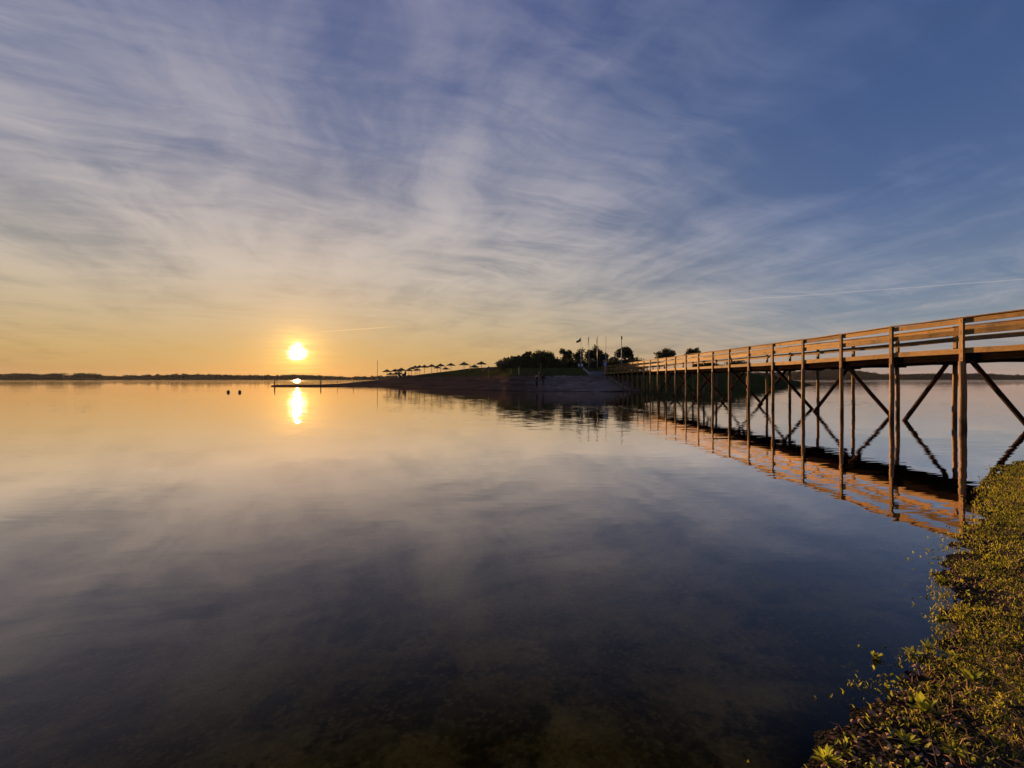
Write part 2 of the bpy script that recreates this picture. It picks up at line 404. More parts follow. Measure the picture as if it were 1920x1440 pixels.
def hill_mat():
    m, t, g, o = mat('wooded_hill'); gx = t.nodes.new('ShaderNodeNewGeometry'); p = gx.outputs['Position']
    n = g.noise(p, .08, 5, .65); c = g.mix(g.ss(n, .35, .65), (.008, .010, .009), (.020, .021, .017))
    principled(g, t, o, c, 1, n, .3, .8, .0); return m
HILL = hill_mat()

def water_mat():
    m, t, g, o = mat('lake_water'); gx = t.nodes.new('ShaderNodeNewGeometry'); p = gx.outputs['Position']
    x, y, z = g.sep(p)
    fine = g.v('SUBTRACT', g.noise(g.v('MULTIPLY', p, (1.7, 10.0, 1)), 1.0, 3, .55, .3, True), (.5, .5, .5))
    mid = g.v('SUBTRACT', g.noise(g.v('MULTIPLY', p, (.5, 1.1, 1)), 1.0, 2, .5, .2, True), (.5, .5, .5))
    patch = g.ss(g.noise(g.v('MULTIPLY', p, (.06, .11, 1)), 1.0, 3, .55), .36, .66, .25, 1.0)
    near = g.ss(y, 8.0, 20.0, .35, 1.0)
    a1 = g.m('MULTIPLY', g.m('MULTIPLY', g.m('MULTIPLY', patch, near), g.ss(y, 7, 26, 1.0, 1.9)), g.ss(y, 22, 40,    .095, .038))
    s = g.v('ADD', g.v('SCALE', fine, a1), g.v('SCALE', mid, .012))
    # wind-ruffled strip under the far shore
    far = g.ss(y, 150.0, 300.0, 0.0, 1.0)
    s = g.v('ADD', s, g.v('SCALE', g.v('SUBTRACT', g.noise(g.v('MULTIPLY', p, (1.1, 1.7, 1)), 1.0, 2, .5, 0, True), (.5, .5, .5)), g.m('MULTIPLY', far, .22)))
    nrm = g.v('NORMALIZE', g.v('ADD', g.v('MULTIPLY', s, (1, 1, 0)), (0, 0, 1)))
    fr = t.nodes.new('ShaderNodeFresnel'); fr.inputs['IOR'].default_value = 1.333; t.links.new(nrm, fr.inputs['Normal'])
    gloss = g.m('SUBTRACT', g.m('MULTIPLY', fr.outputs[0], 2.75), .105, clamp=True)
    gl = t.nodes.new('ShaderNodeBsdfGlossy'); gl.distribution = 'BECKMANN'; gl.inputs['Roughness'].default_value = .02; gl.inputs['Color'].default_value = (1.0, .91, .85, 1); t.links.new(nrm, gl.inputs['Normal'])
    tr = t.nodes.new('ShaderNodeBsdfTransparent'); tr.inputs[0].default_value = (.96, .83, .50, 1)
    mk = t.nodes.new('ShaderNodeBsdfDiffuse'); mk.inputs[0].default_value = (.010, .007, .005, 1)
    body = t.nodes.new('ShaderNodeMixShader'); body.inputs[0].default_value = .05
    t.links.new(tr.outputs[0], body.inputs[1]); t.links.new(mk.outputs[0], body.inputs[2])
    mx = t.nodes.new('ShaderNodeMixShader'); t.links.new(gloss, mx.inputs[0])
    t.links.new(body.outputs[0], mx.inputs[1]); t.links.new(gl.outputs[0], mx.inputs[2]); t.links.new(mx.outputs[0], o.inputs[0]); return m
WATER = water_mat()

# ------------------------------------------------------------------ ground sheet: lake bed + near bank
SHORE = [(-3000, -900), (-200, -90), (-30, -16), (-8, -4.2), (-3, -1.0), (-1.0, .55), (.25, 1.35), (1.16, 1.93), (1.46, 2.10), (1.66, 2.24), (1.98, 2.46), (2.46, 2.70), (2.68, 2.85), (2.98, 3.28), (3.42, 3.85), (4.25, 4.55),
         (5.35, 5.45), (6.25, 6.34), (8.2, 8.15), (9.4, 8.85), (11.5, 9.6), (14, 10.2), (20, 10.0), (60, 4), (300, -60), (3000, -500)]
def shore_sd(X, Y):
    """distance to the waterline, positive on land"""
    X = np.asarray(X, float); Y = np.asarray(Y, float); D = np.full(X.shape, 1e9)
    for (ax, ay), (bx, by) in zip(SHORE[:-1], SHORE[1:]):
        dx, dy = bx - ax, by - ay; tt = np.clip(((X - ax) * dx + (Y - ay) * dy) / (dx * dx + dy * dy), 0, 1)
        D = np.minimum(D, np.hypot(X - ax - tt * dx, Y - ay - tt * dy))
    poly = SHORE + [(3000, -4000), (-3000, -4000)]; ins = np.zeros(X.shape, bool)
    for i in range(len(poly)):
        (ax, ay), (bx, by) = poly[i], poly[(i + 1) % len(poly)]
        if ay == by: continue
        c = ((ay > Y) != (by > Y)) & (X < (bx - ax) * (Y - ay) / (by - ay) + ax); ins ^= c
    return np.where(ins, D, -D)
def bank_z(X, Y):
    d = shore_sd(X, Y); d = d + (fbm(np.asarray(X) * 2.1, np.asarray(Y) * 2.1, 3) - .5) * .20 + (fbm(np.asarray(X) * 9, np.asarray(Y) * 9, 8) - .5) * .10
    z = np.where(d > 0, np.minimum(d * .05, .16 + d * .02), np.where(d > -.5, d * .05, np.maximum(-.025 + (d + .5) * .055 - np.clip(-d - 6, 0, 50) * .08, -2.4)))
    near = (np.hypot(X, Y) < 25)
    z = z + near * ((fbm(np.asarray(X) * 6, np.asarray(Y) * 6, 21) - .5) * .016 * np.clip(1 + d * 2, .3, 1) + (fbm(np.asarray(X) * 1.6, np.asarray(Y) * 1.6, 5) - .5) * .025 * np.clip(d * 2, 0, 1))
    z = z + 2.1 * np.exp(-((np.asarray(X) - 17.5) ** 2 + (np.asarray(Y) - 2.5) ** 2) / 18)
    z = z + near * (fbm(np.asarray(X) * 3.1, np.asarray(Y) * 3.1, 63, 3) - .42) * .075 * np.clip((d - .22) * 2.5, 0, 1)
    return np.where(d > 0, np.minimum(z, 2.3), z)
def axis(lo, hi, step, far):
    fine = np.arange(lo, hi + 1e-6, step); out = []; s = step; q = hi
    while q < far: s *= 1.35; q += s; out.append(q)
    out2 = []; s = step; q = lo
    while q > -far: s *= 1.35; q -= s; out2.append(q)
    return np.array(out2[::-1] + list(fine) + out)
gx_, gy_ = np.meshgrid(axis(-1.5, 12, .045, 1400), axis(.6, 10.5, .045, 1400))
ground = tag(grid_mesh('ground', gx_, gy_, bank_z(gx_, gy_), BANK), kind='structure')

wv = [(-2100, -950, 0), (2100, -950, 0), (2100, 1950, 0), (-2100, 1950, 0)]
w_ = MB(); w_.add(wv, [(0, 1, 2, 3)]); water = tag(w_.build('lake_water', WATER), kind='structure')

# ------------------------------------------------------------------ the beach spit across the water
TX = [505, 514, 560, 600, 640, 660, 680, 712, 757, 790, 848, 882, 937, 960, 1100, 1150, 1200, 1300, 1340, 1400, 1440, 1474, 1500, 1525, 1535]
TYF = [93, 91, 90, 89, 90, 92, 92, 88, 81, 75, 68, 65, 61.5, 60.5, 58.5, 57.5, 59, 60, 62, 72, 84, 95, 103, 110, 112]
TYC = [96, 99, 100, 101, 106, 110, 116, 125, 125, 122, 118, 115, 95, 80, 77, 76, 80, 86, 90, 98, 103, 107, 111, 113, 114]
TZC = [.1, .25, .28, .32, .45, .66, .85, 1.2, 2.0, 2.67, 3.5, 4.05, 3.95, 3.3, 3.3, 3.0, 2.9, 2.9, 2.9, 2.75, 2.3, 1.4, .9, .0, -.3]
TPW = [.6, .5, .5, .5, .6, .8, 1, 1.2, 1.25, 1.25, 1.25, 1.2, 1.1, 1.0, 1.0, 1.25, .8, .75, .75, .75, .75, .8, .8, 1, 1]
TBK = [1, 3, 3, 3, 3, 4, 6, 10, 14, 18, 25, 30, 55, 70, 75, 80, 80, 80, 70, 50, 30, 15, 5, 1, 1]
def spit_z(X, Y):
    X = np.asarray(X, float); Y = np.asarray(Y, float); x = 960 + F * X / Y
    yf, yc, zc, pw, bk = (np.interp(x, TX, T) for T in (TYF, TYC, TZC, TPW, TBK))
    yf = yf + (fbm(X * .35, X * .0 + 4, 31) - .5) * 2.4
    s = (Y - yf) / (yc - yf); sc = np.clip(s, 0, 1)
    z = zc * sc ** pw
    z = np.where(s < 0, s * (yc - yf) * .05, z)
    z = np.where(Y > yc + bk, zc - (Y - yc - bk) * (.15 + zc * .04), z)
    n = (fbm(X * .45, Y * .45, 41) - .5) * .28 + (fbm(X * 1.7, Y * 1.7, 45) - .5) * .12
    return np.maximum(z + n * np.clip(sc * 2.5, 0, 1) * np.clip((X + 14) / 16, .25, 1) * np.clip(zc / 1.5, .12, 1) * np.clip(3.2 - s * 2.6, .25, 1), -3)
sx_ = np.arange(508, 1538, 2.5)
rows = np.concatenate([np.linspace(-.4, 0, 5)[:-1], np.linspace(0, 1, 46), np.linspace(1.02, 2, 22), [2.3, 2.7]])
SXX, SRR = np.meshgrid(sx_, rows)
yf_, yc_, bk_ = (np.interp(SXX, TX, T) for T in (TYF, TYC, TBK))
SY = np.where(SRR <= 1, yf_ + SRR * (yc_ - yf_), yc_ + (SRR - 1) * bk_ * 1.0 + np.maximum(SRR - 2, 0) * 40)
SX = (SXX - 960) / F * SY
spit = tag(grid_mesh('beach_spit', SX, SY, spit_z(SX, SY), SPIT), kind='structure')
def hit(x, y, y0=55, y1=160):
    """point of the spit that the sight line through a pixel meets"""
    Ys = np.linspace(y0, y1, 1500); Xs = (x - 960) / F * Ys; zr = H + (HZ - y) / F * Ys; k = np.nonzero(spit_z(Xs, Ys) >= zr)[0]
    k = k[0] if len(k) else np.argmin(zr - spit_z(Xs, Ys))
    return Vector((Xs[k], Ys[k], float(spit_z(Xs[k], Ys[k]))))
def sz(X, Y): return float(spit_z(X, Y))

# ------------------------------------------------------------------ far shores
def ridge(name, pts, D, front, back, amp, seed):
    xs = np.arange(pts[0][0], pts[-1][0], 1.2); ys = np.interp(xs, [p[0] for p in pts], [p[1] for p in pts])
    top = H + (HZ - ys) / F * D - 1.0; prof = [(-front, 0), (-front * .8, .35), (-front * .45, .7), (0, 1), (back, .6), (back * 2, -.1)]
    Xr, Yr, Zr = [], [], []
    for dy, k in prof:
        X = (xs - 960) / F * D * (1 + (dy / D) * .0); Y = np.full_like(X, D + dy)
        z = np.maximum(top, .4) * k + (fbm(X * .12, Y * .05 + 9, seed, 5) - .5) * amp * (1 if 0 < k else .0)
        if dy == -front: z = np.full_like(X, -.5)
        Xr.append(X); Yr.append(Y); Zr.append(z)
    return tag(grid_mesh(name, np.array(Xr), np.array(Yr), np.array(Zr), HILL), kind='structure')
LEFT = [(-160, 703), (0, 702), (27, 701.5), (54, 701), (81, 703), (103, 702.5), (122, 704), (141, 703), (152, 703), (176, 702.5), (192, 706), (230, 706), (236, 704), (260, 703.5), (292, 703.5), (325, 701.5), (355, 701), (379, 702), (433, 703.5), (500, 703.5), (550, 702.5), (588, 703.5), (625, 705), (653, 707), (681, 706), (709, 704.5), (760, 703.5), (830, 703), (900, 702), (980, 703)]
RIGHT = [(1330, 699), (1407, 698), (1445, 697.5), (1490, 696), (1515, 694), (1545, 692), (1565, 691.3), (1590, 692.5), (1622, 697), (1650, 702), (1680, 701), (1700, 702.5), (1727, 700), (1778, 699.5), (1785, 701.5), (1820, 700), (1846, 699.5), (1880, 703), (1920, 702.5), (2010, 702), (2100, 703)]
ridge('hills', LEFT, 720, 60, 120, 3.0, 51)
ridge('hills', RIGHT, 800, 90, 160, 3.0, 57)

def leaf_cloud(centres, radii, n, size, r=rng, shell=.55):
    """random leaf quads in ellipsoidal clumps -> verts, faces, tint"""
    centres = np.asarray(centres, float); radii = np.asarray(radii, float)
    wgt = radii.prod(1) ** (2 / 3); k = r.choice(len(centres), n, p=wgt / wgt.sum())
    u = r.normal(size=(n, 3)); u /= np.linalg.norm(u, axis=1)[:, None]; rad = r.uniform(0, 1, n) ** shell * r.uniform(.85, 1.2, n)
    c = centres[k] + u * radii[k] * rad[:, None]
    a = r.normal(size=(n, 3)); a /= np.linalg.norm(a, axis=1)[:, None]; b = np.cross(a, r.normal(size=(n, 3))); b /= np.linalg.norm(b, axis=1)[:, None]
    s = size * r.uniform(.6, 1.4, n)[:, None]; a = a * s; b = b * s * .6
    V = np.stack([c - a, c - b * 1.0, c + a, c + b * 1.0], 1).reshape(-1, 3); Fc = np.arange(4 * n).reshape(n, 4)
    cl = r.uniform(0, 1, len(centres))[k]; t = np.clip(.6 * cl + .5 * r.uniform(0, 1, n), 0, 1)
    return V, Fc, np.repeat(t, 4)

def woods(name, pts, D, n, step, hgt, seed):
    r = np.random.default_rng(seed); xs = np.arange(pts[0][0], pts[-1][0], step); ys = np.interp(xs, [p[0] for p in pts], [p[1] for p in pts])
    top = H + (HZ - ys) / F * D; cs, rs = [], []
    for x, zt in zip(xs, top):
        for q in range(2):
            xx = x + r.uniform(-step, step); dd = r.uniform(-50, 20); hh = hgt * r.uniform(.55, 1.25)
            z = max(zt * (1 if dd > -20 else .55) + r.uniform(-.5, .8) - hh * .5, hh * .5)
            cs.append(((xx - 960) / F * D, D + dd, z)); rs.append((hh * r.uniform(.6, 1.1), hh * .8, hh * .55))
    V, Fc, t = leaf_cloud(cs, rs, n, .75, r)
    o = np_mesh(name, V, Fc, LEAF_FAR, tint=t); return o
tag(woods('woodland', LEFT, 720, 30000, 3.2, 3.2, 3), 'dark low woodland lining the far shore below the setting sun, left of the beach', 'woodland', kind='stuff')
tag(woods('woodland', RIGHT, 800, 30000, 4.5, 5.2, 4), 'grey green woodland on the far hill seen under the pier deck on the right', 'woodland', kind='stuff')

# ------------------------------------------------------------------ trees
def make_tree(name, label, cat, Y, lumps, n, trunk=None, group=None, size=.16, lm=None, zb=None, grow=1.14):
    """lumps: crown clumps (px x, px y, px rx, px ry); trunk: px x of the stem"""
    cs, rs = [], []
    for (x, y, rx, ry) in lumps:
        rx, ry = rx * grow, ry * grow; c = P(x, y + (grow - 1) * 2, Y); a, b = rx / F * Y, ry / F * Y; m = 11
        for q in range(m):
            u = Vector((random.gauss(0, 1), random.gauss(0, 1), random.gauss(0, 1))).normalized()
            k = random.uniform(.30, .95); cs.append((c.x + u.x * a * k, c.y + u.y * a * k, c.z + u.z * b * k))
            s = random.uniform(.30, .52); rs.append((a * s * 1.25, a * s * 1.25, b * s * 1.3))
    tx = trunk if trunk is not None else lumps[0][0]; bx = (tx - 960) / F * Y
    zb = sz(bx, Y) - .1 if zb is None else zb
    root = empty(name, (bx, Y, zb), label, cat, group); o0 = np.array([bx, Y, zb])
    V, Fc, t = leaf_cloud(cs, rs, int(n * (1.5 if n > 950 else 1.0)), size); np_mesh('crown', V - o0, Fc, lm or LEAF_TREE, root, t)
    lo = min(c[2] for c in cs); tb = MB(); top = max(lo - zb, .5); hgt = max(c[2] for c in cs) - zb
    th = max(.07, hgt * .035); pts = [(0, 0, -.2), (random.uniform(-.1, .1), 0, top * .5), (random.uniform(-.15, .15), 0, top), (random.uniform(-.2, .2), 0, top + (hgt - top) * .4)]
    tb.tube(pts, [th * 1.4, th, th * .85, th * .4], 7)
    for c in cs[::3]:
        q = Vector(c) - Vector(o0); s0 = Vector(pts[2]) * random.uniform(.8, 1.05); tb.tube([s0, s0.lerp(q, .5) + Vector((0, 0, .1)), q], [th * .45, th * .3, th * .1], 5)
    tb.build('trunk', BARK, root, True)
    return root
make_tree('tree', 'broad dark tree with the largest crown, left on the bank behind the two people', 'tree', 88, [(1012, 671, 17, 14), (1028, 671, 13, 14), (1002, 677, 14, 12), (1020, 680, 20, 9)], 5200, 1016)
make_tree('tree', 'small round-headed tree just left of the broadest tree on the bank', 'tree', 87, [(988, 666, 8, 7), (986, 672, 7, 6)], 1500, 988)
make_tree('tree', 'compact dark tree with a round crown left of the navy flag', 'tree', 90, [(1063, 664, 10, 9), (1064, 674, 10, 9)], 2300, 1064)
make_tree('tree', 'thin airy tree with sky showing through its twigs behind the navy flag pole', 'tree', 92, [(1085, 662, 10, 8), (1089, 670, 8, 8), (1078, 670, 7, 8)], 900, 1086)
make_tree('tree', 'round dark tree behind the two limp flags on the bank', 'tree', 93, [(1112, 663, 11, 10), (1121, 668, 10, 10), (1107, 670, 8, 9)], 2600, 1114)
make_tree('tree', 'flat-topped dark tree behind the lamp post near the end of the pier', 'tree', 92, [(1172, 662, 14, 8), (1164, 665, 8, 7), (1181, 665, 8, 7), (1171, 657, 8, 5)], 2600, 1173)
make_tree('tree', 'spreading dark tree rising alone above the pier railing', 'tree', 108, [(1246, 663, 15, 8), (1236, 667, 10, 6), (1257, 667, 9, 7)], 2600, 1246)
make_tree('tree', 'small tree top rising above the pier railing, rightmost of the trees over it', 'tree', 112, [(1299, 659, 9, 6), (1294, 662, 7, 5), (1305, 663, 7, 6)], 1500, 1299)
make_tree('bush', 'low bush at the left end of the row of trees, beside the last parasol', 'bush', 90, [(950, 678, 11, 8), (943, 682, 9, 7)], 1700, 950)
make_tree('bush', 'ragged grey green bush between the last parasol and the small round-headed tree', 'bush', 88, [(970, 678, 12, 8), (978, 676, 8, 8), (962, 681, 9, 7)], 2000, 970)
make_tree('bush', 'domed dark bush behind the blue sign', 'bush', 91, [(1135, 675, 9, 9), (1128, 680, 8, 7)], 1700, 1134)
make_tree('bush', 'wispy low shrub with gaps of sky between the sign and the flat-topped tree', 'bush', 94, [(1152, 674, 7, 5), (1147, 677, 6, 5)], 420, 1151)
make_tree('bush', 'rounded bush below the flat-topped tree, right of the lamp post', 'bush', 90, [(1180, 677, 8, 6), (1172, 680, 7, 5)], 1400, 1180)
make_tree('bush', 'tiny thin shrub just above the far end of the pier railing', 'bush', 95, [(1196, 675, 4, 5)], 260, 1196)
make_tree('bush', 'dark leafy bush seen through the railing right of the spreading tree', 'bush', 118, [(1385, 683, 16, 9), (1368, 687, 12, 7), (1402, 687, 12, 7)], 2200, 1385)
make_tree('bush', 'low scrubby bush seen through the railing beneath the small tree top', 'bush', 116, [(1325, 684, 14, 8), (1310, 686, 12, 7), (1340, 687, 12, 6)], 2200, 1325)
hd = empty('hedge', (9.5, 86, sz(9.5, 86)), 'long dark hedge running along the top of the bank below the trees', 'hedge')
cs, rs = [], []
for x in np.arange(938, 1205, 3.2):
    Y = 86 + random.uniform(-1, 1); q = P(x, 683.5 + random.uniform(-2.5, 1.5) - (1.5 if x < 1050 else 0), Y); cs.append(tuple(q)); rs.append((random.uniform(.6, 1.0), .9, random.uniform(.75, 1.05)))
    q = P(x + random.uniform(-1, 1), 688.6, Y - .3); cs.append(tuple(q)); rs.append((.7, .8, .55))
V, Fc, t = leaf_cloud(cs, rs, 24000, .14); np_mesh('foliage', V - np.array(hd.location), Fc, LEAF_TREE, hd, t)
for c in cs[::18]:
    hb = MB(); hb.tube([(c[0] - 9.5, c[1] - 86, sz(c[0], c[1]) - hd.location.z - .1), (c[0] - 9.5, c[1] - 86, c[2] - hd.location.z)], .05, 5); hb.build('stem', BARK, hd)
for (x, y, rx, ry, lab) in ((27, 704, 14, 3.5, 'wide low tree crown on the far shore, nearest the left edge of the photo'), (54, 704, 15, 4.5, 'tall domed tree on the far left shore with a thin mast rising behind it'), (104, 704, 16, 4.5, 'long domed tree crown on the far shore, between the mast and the shore gap'),
                            (155, 704, 15, 4.5, 'big rounded tree on the far left shore just before the small separate trees'), (176, 704, 6, 3.6, 'small lone tree crown beside the big rounded tree on the far left shore'), (187, 705, 5, 3.2, 'last small tree before the low gap in the far left shore'), (236, 706, 4, 3.0, 'tiny tree standing right of the low gap in the far left shore')):
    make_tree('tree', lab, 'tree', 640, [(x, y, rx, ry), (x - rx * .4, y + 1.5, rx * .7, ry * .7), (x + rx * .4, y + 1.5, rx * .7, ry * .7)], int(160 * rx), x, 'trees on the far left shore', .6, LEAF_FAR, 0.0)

# ------------------------------------------------------------------ pier
N0, N1 = -3, 25
def pY(n): return 1395 * (.01081 + .00174 * (n - 1))
def pX(n):
    return float(np.interp(n, [-3, -2, -1, 0, 1, 2, 3, 4, 5, 6, 10, 14, 18, 25], [15.9, 15.45, 15.0, 14.54, 14.12, 13.82, 13.65, 13.54, 13.44, 13.40, 13.36, 13.42, 13.5, 13.68]))
def pZ(n): return float(np.interp(n, [-3, 0, 1, 2, 3, 4, 5, 25], [.22, .14, .10, .075, .03, .01, 0, .02]))
PW = 2.38
p0 = Vector((13.4, pY(10), 0))
pier = empty('timber_pier', p0, 'long timber footbridge pier with plank railings on log piles, crossing the water to the beach', 'pier')
def pv(x, y, z): return Vector((x, y, z)) - p0
prnd = random.Random(5)
for n in range(N0, N1 + 1):
    X, Y, dz = pX(n), pY(n), pZ(n); xr = X + PW
    gz = max(float(bank_z(np.array([X]), np.array([Y]))[0]), sz(X, Y)) if Y > 50 or Y < 14 else -2.0
    for side, bx in ((0, X + .03), (1, xr - .03)):
        lean = prnd.uniform(-.045, .045); b = MB(); zt = 2.0 + dz; zb = min(gz - .4, 1.2); rr = prnd.uniform(.070, .080) * (1.3 if n <= 1 else 1)
        ks = np.linspace(0, 1, 9)
        pts = [pv(bx + lean * (1 - k) + prnd.uniform(-.011, .011), Y + prnd.uniform(-.011, .011), zb + (zt - zb) * k) for k in ks]
        b.tube(pts, [rr * (1.06 - .1 * k) for k in ks], 12, .035, prnd); b.build('pile', PILE, pier, True, pts[0])
        # square railing post, bolted to the outside of the boards
        s = -1 if side == 0 else 1; px_ = (X + .018) if side == 0 else (xr - .018)
        b = MB(); b.beam(pv(px_, Y, 1.975 + dz), pv(px_, Y, 3.345 + dz), .075, .14, (0, 1, 0), .006); rp = b.build('railing_post', WOODZ, pier, False, pv(px_, Y, 1.975 + dz))
        if side == 0 and n <= 6:
            for hz_ in (3.29, 3.23, 2.92, 2.86, 2.35, 2.29, 2.08):
                q = MB(); q.ball((s * .042, prnd.uniform(-.01, .01), hz_ - 1.975), (.010, .016, .016), 8, 5); q.build('bolt', METAL_DARK, rp)
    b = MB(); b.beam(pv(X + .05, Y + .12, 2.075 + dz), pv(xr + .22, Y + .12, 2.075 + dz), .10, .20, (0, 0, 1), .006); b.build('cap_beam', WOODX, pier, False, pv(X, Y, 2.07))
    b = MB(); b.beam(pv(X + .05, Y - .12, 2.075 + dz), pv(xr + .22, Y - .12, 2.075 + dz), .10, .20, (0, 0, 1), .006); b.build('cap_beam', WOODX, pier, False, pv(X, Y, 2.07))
    if n <= 14:
        b = MB()
        if n % 2: a, e = pv(X + .12, Y - .20, 2.02 + dz), pv(X + 2.15, Y - .20, -.25)
        else: a, e = pv(xr - .12, Y + .24, 2.02 + dz), pv(xr - 1.87, Y + .24, -.25)
        b.beam(a, e, .09, .135, (0, 0, 1), .01); b.build('brace', BRACE, pier, False, a)
for n in range(N0, N1):
    A = (pX(n), pY(n), pZ(n)); B = (pX(n + 1), pY(n + 1), pZ(n + 1))
    for side in (0, 1):
        o_ = .06 if side == 0 else PW - .06
        def seg(z, w, h, name, ox=0.0, m=WOODY, gap=.004):
            j, j2 = prnd.uniform(-.011, .011), prnd.uniform(-.011, .011)
            a = pv(A[0] + o_ + ox, A[1] + gap, z + A[2] + j); e = pv(B[0] + o_ + ox, B[1] - gap, z + B[2] + j2)
            md_ = (a + e) / 2 + Vector((prnd.uniform(-.008, .008), 0, prnd.uniform(-.014, .004)))
            b = MB(); b.beam(a, md_, w, h, (0, 0, 1), .005); b.beam(md_, e, w, h, (0, 0, 1), .005); b.build(name, m, pier, False, a)
        seg(3.262, .04, .155, 'top_rail'); seg(2.895, .04, .165, 'mid_rail'); seg(2.325, .045, .165, 'fascia_board')
        seg(3.366, .17, .035, 'handrail', -.015 if side == 0 else .015)
    for ox in (.13, PW / 2, PW - .13):
        a = pv(A[0] + ox, A[1], 2.165 + A[2]); e = pv(B[0] + ox, B[1], 2.165 + B[2])
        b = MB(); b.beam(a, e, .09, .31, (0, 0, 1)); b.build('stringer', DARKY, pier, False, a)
b = MB()
for n in range(N0, N1):
    for q in range(16):
        k = (q + .5) / 16; X = pX(n) * (1 - k) + pX(n + 1) * k; Y = pY(n) * (1 - k) + pY(n + 1) * k; dz = pZ(n) * (1 - k) + pZ(n + 1) * k
        b.box(pv(X + PW / 2, Y, 2.343 + dz), (PW - .175, .142, .04))
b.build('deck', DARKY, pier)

# ------------------------------------------------------------------ beach parasols
def make_parasol():
    root = empty('thatched_parasol', (0, 0, 0), group='thatched parasols on the beach')
    b = MB(); nseg = 20; rings = [(.0, .62), (.10, .58), (.45, .40), (.84, .20), (1.12, .03), (1.10, -.03), (.5, .27), (.04, .5)]
    vs, fs = [], []; rr = random.Random(3)
    for r_, z in rings:
        for k in range(nseg):
            a = 2 * math.pi * k / nseg; w = 1 + (rr.uniform(-.05, .05) if r_ > .6 else 0); vs.append((r_ * w * math.cos(a), r_ * w * math.sin(a), 1.88 + z + (rr.uniform(-.03, .03) if r_ > .9 else 0)))
    for i in range(len(rings) - 1):
        for k in range(nseg): fs.append((i * nseg + k, i * nseg + (k + 1) % nseg, (i + 1) * nseg + (k + 1) % nseg, (i + 1) * nseg + k))
    b.add(vs, fs)
    for k in range(70):    # straw ends along the hem
        a = rr.uniform(0, 2 * math.pi); r_ = rr.uniform(.98, 1.05); l = rr.uniform(.06, .16)
        p = Vector((r_ * math.cos(a), r_ * math.sin(a), 1.90)); tdir = Vector((-math.sin(a), math.cos(a), 0)) * .02; b.add([p - tdir, p + tdir, p + Vector((math.cos(a) * .04, math.sin(a) * .04, -l))], [(0, 1, 2)])
    th = b.build('thatch_roof', THATCH, root)
    c = MB(); c.ball((0, 0, 2.52), (.07, .07, .09), 8, 6); c.build('finial', THATCH, th)
    b = MB(); b.tube([(0, 0, -.6), (0, 0, 1.2), (0, 0, 2.45)], [.06, .055, .045], 8); b.build('pole', POLE_WOOD, root, True)
    for k in range(6):
        a = math.pi / 3 * k; q = MB(); q.beam((.05 * math.cos(a), .05 * math.sin(a), 2.38), (.95 * math.cos(a), .95 * math.sin(a), 1.875), .035, .05); q.build('rib', POLE_WOOD, root)
    return root
PARA = [  # px apex x, apex y, base y (None: hidden behind the rise), label
    (725.5, 692.5, 711.3, 'large parasol at the seaward end of the beach, nearest the tall bare mast'),
    (732, 698.3, 711.0, 'low parasol peeping out under the one nearest the mast'),
    (741, 691.7, 710.6, 'second large parasol right of the tall mast, its roof overlapping two smaller ones'),
    (743, 697.6, 710.5, 'small low parasol half hidden under the second large one from the mast'),
    (746.5, 692.3, 709.8, 'parasol squeezed just behind the second large one from the mast'),
    (748, 697.0, 709.0, 'smallest parasol, its roof peeping out right of two low ones'),
    (752.5, 689.8, 705.0, 'clear standing parasol between the mast cluster and the crowded cluster'),
    (766.5, 691.0, 704.5, 'leftmost parasol of the crowded middle cluster'),
    (771.5, 688.0, 703.5, 'second parasol from the left in the crowded middle cluster'),
    (778.5, 685.5, 702.5, 'tallest parasol at the top of the crowded middle cluster'),
    (782, 690.5, 702.0, 'parasol low on the right side of the crowded middle cluster'),
    (786.5, 684.8, 701.0, 'parasol touching the right flank of the crowded middle cluster'),
    (796, 684.2, 699.0, 'parasol standing free just right of the crowded cluster'),
    (809.5, 682.8, 697.8, 'parasol on the slope midway between the crowded cluster and the overlapping pair'),
    (820, 686.2, 697.8, 'front parasol of the overlapping pair on the grassy slope'),
    (826, 681.8, 696.4, 'rear higher parasol of the overlapping pair on the grassy slope'),
    (835.5, 688.2, 697.2, 'low parasol right of the overlapping pair, its pole mostly hidden by the slope'),
    (845.5, 680.6, 695.2, 'high parasol standing on the skyline just before the grass crest rises'),
    (870, 678.7, 700.6, 'tall parasol on the grass with a small post beside it on its right'),
    (889.5, 683.6, 699.8, 'lower parasol between the two tallest parasols on the grass'),
    (902.5, 677.6, 699.4, 'tallest parasol on the grass, standing against the sky right of the lower one'),
    (916, 687.3, 711.4, 'nearest parasol, standing lowest on the slope with its roof against the dark grass'),
    (938, 675.8, 700.2, 'last parasol on the right, partly in front of the dark bushes'),
]
proto = make_parasol()
for i, (x, ya, yb, lab) in enumerate(PARA):
    q = hit(x, yb); skyl = q.y > 150 or abs((H + (HZ - yb) / F * q.y) - q.z) > .25
    Y = q.y; hgt = (yb - ya) / F * Y
    if hgt < 2.1 or skyl:
        Y = min(max(2.45 * F / max(yb - ya + 4, 14), 100), 132); zap = H + (HZ - ya) / F * Y; z = zap - 2.5; sc = 1.0
    else: z = q.z; sc = hgt / 2.5
    sc = min(max(sc, .85), 1.15)
    o = proto if i == 0 else copy_tree(proto)
    zap = H + (HZ - ya) / F * Y
    o.location = ((x - 960) / F * Y, Y, zap - 2.5 * sc); o.scale = (sc, sc, sc); o.rotation_euler.z = random.uniform(0, 6)
    o['label'] = lab; o['category'] = 'parasol'

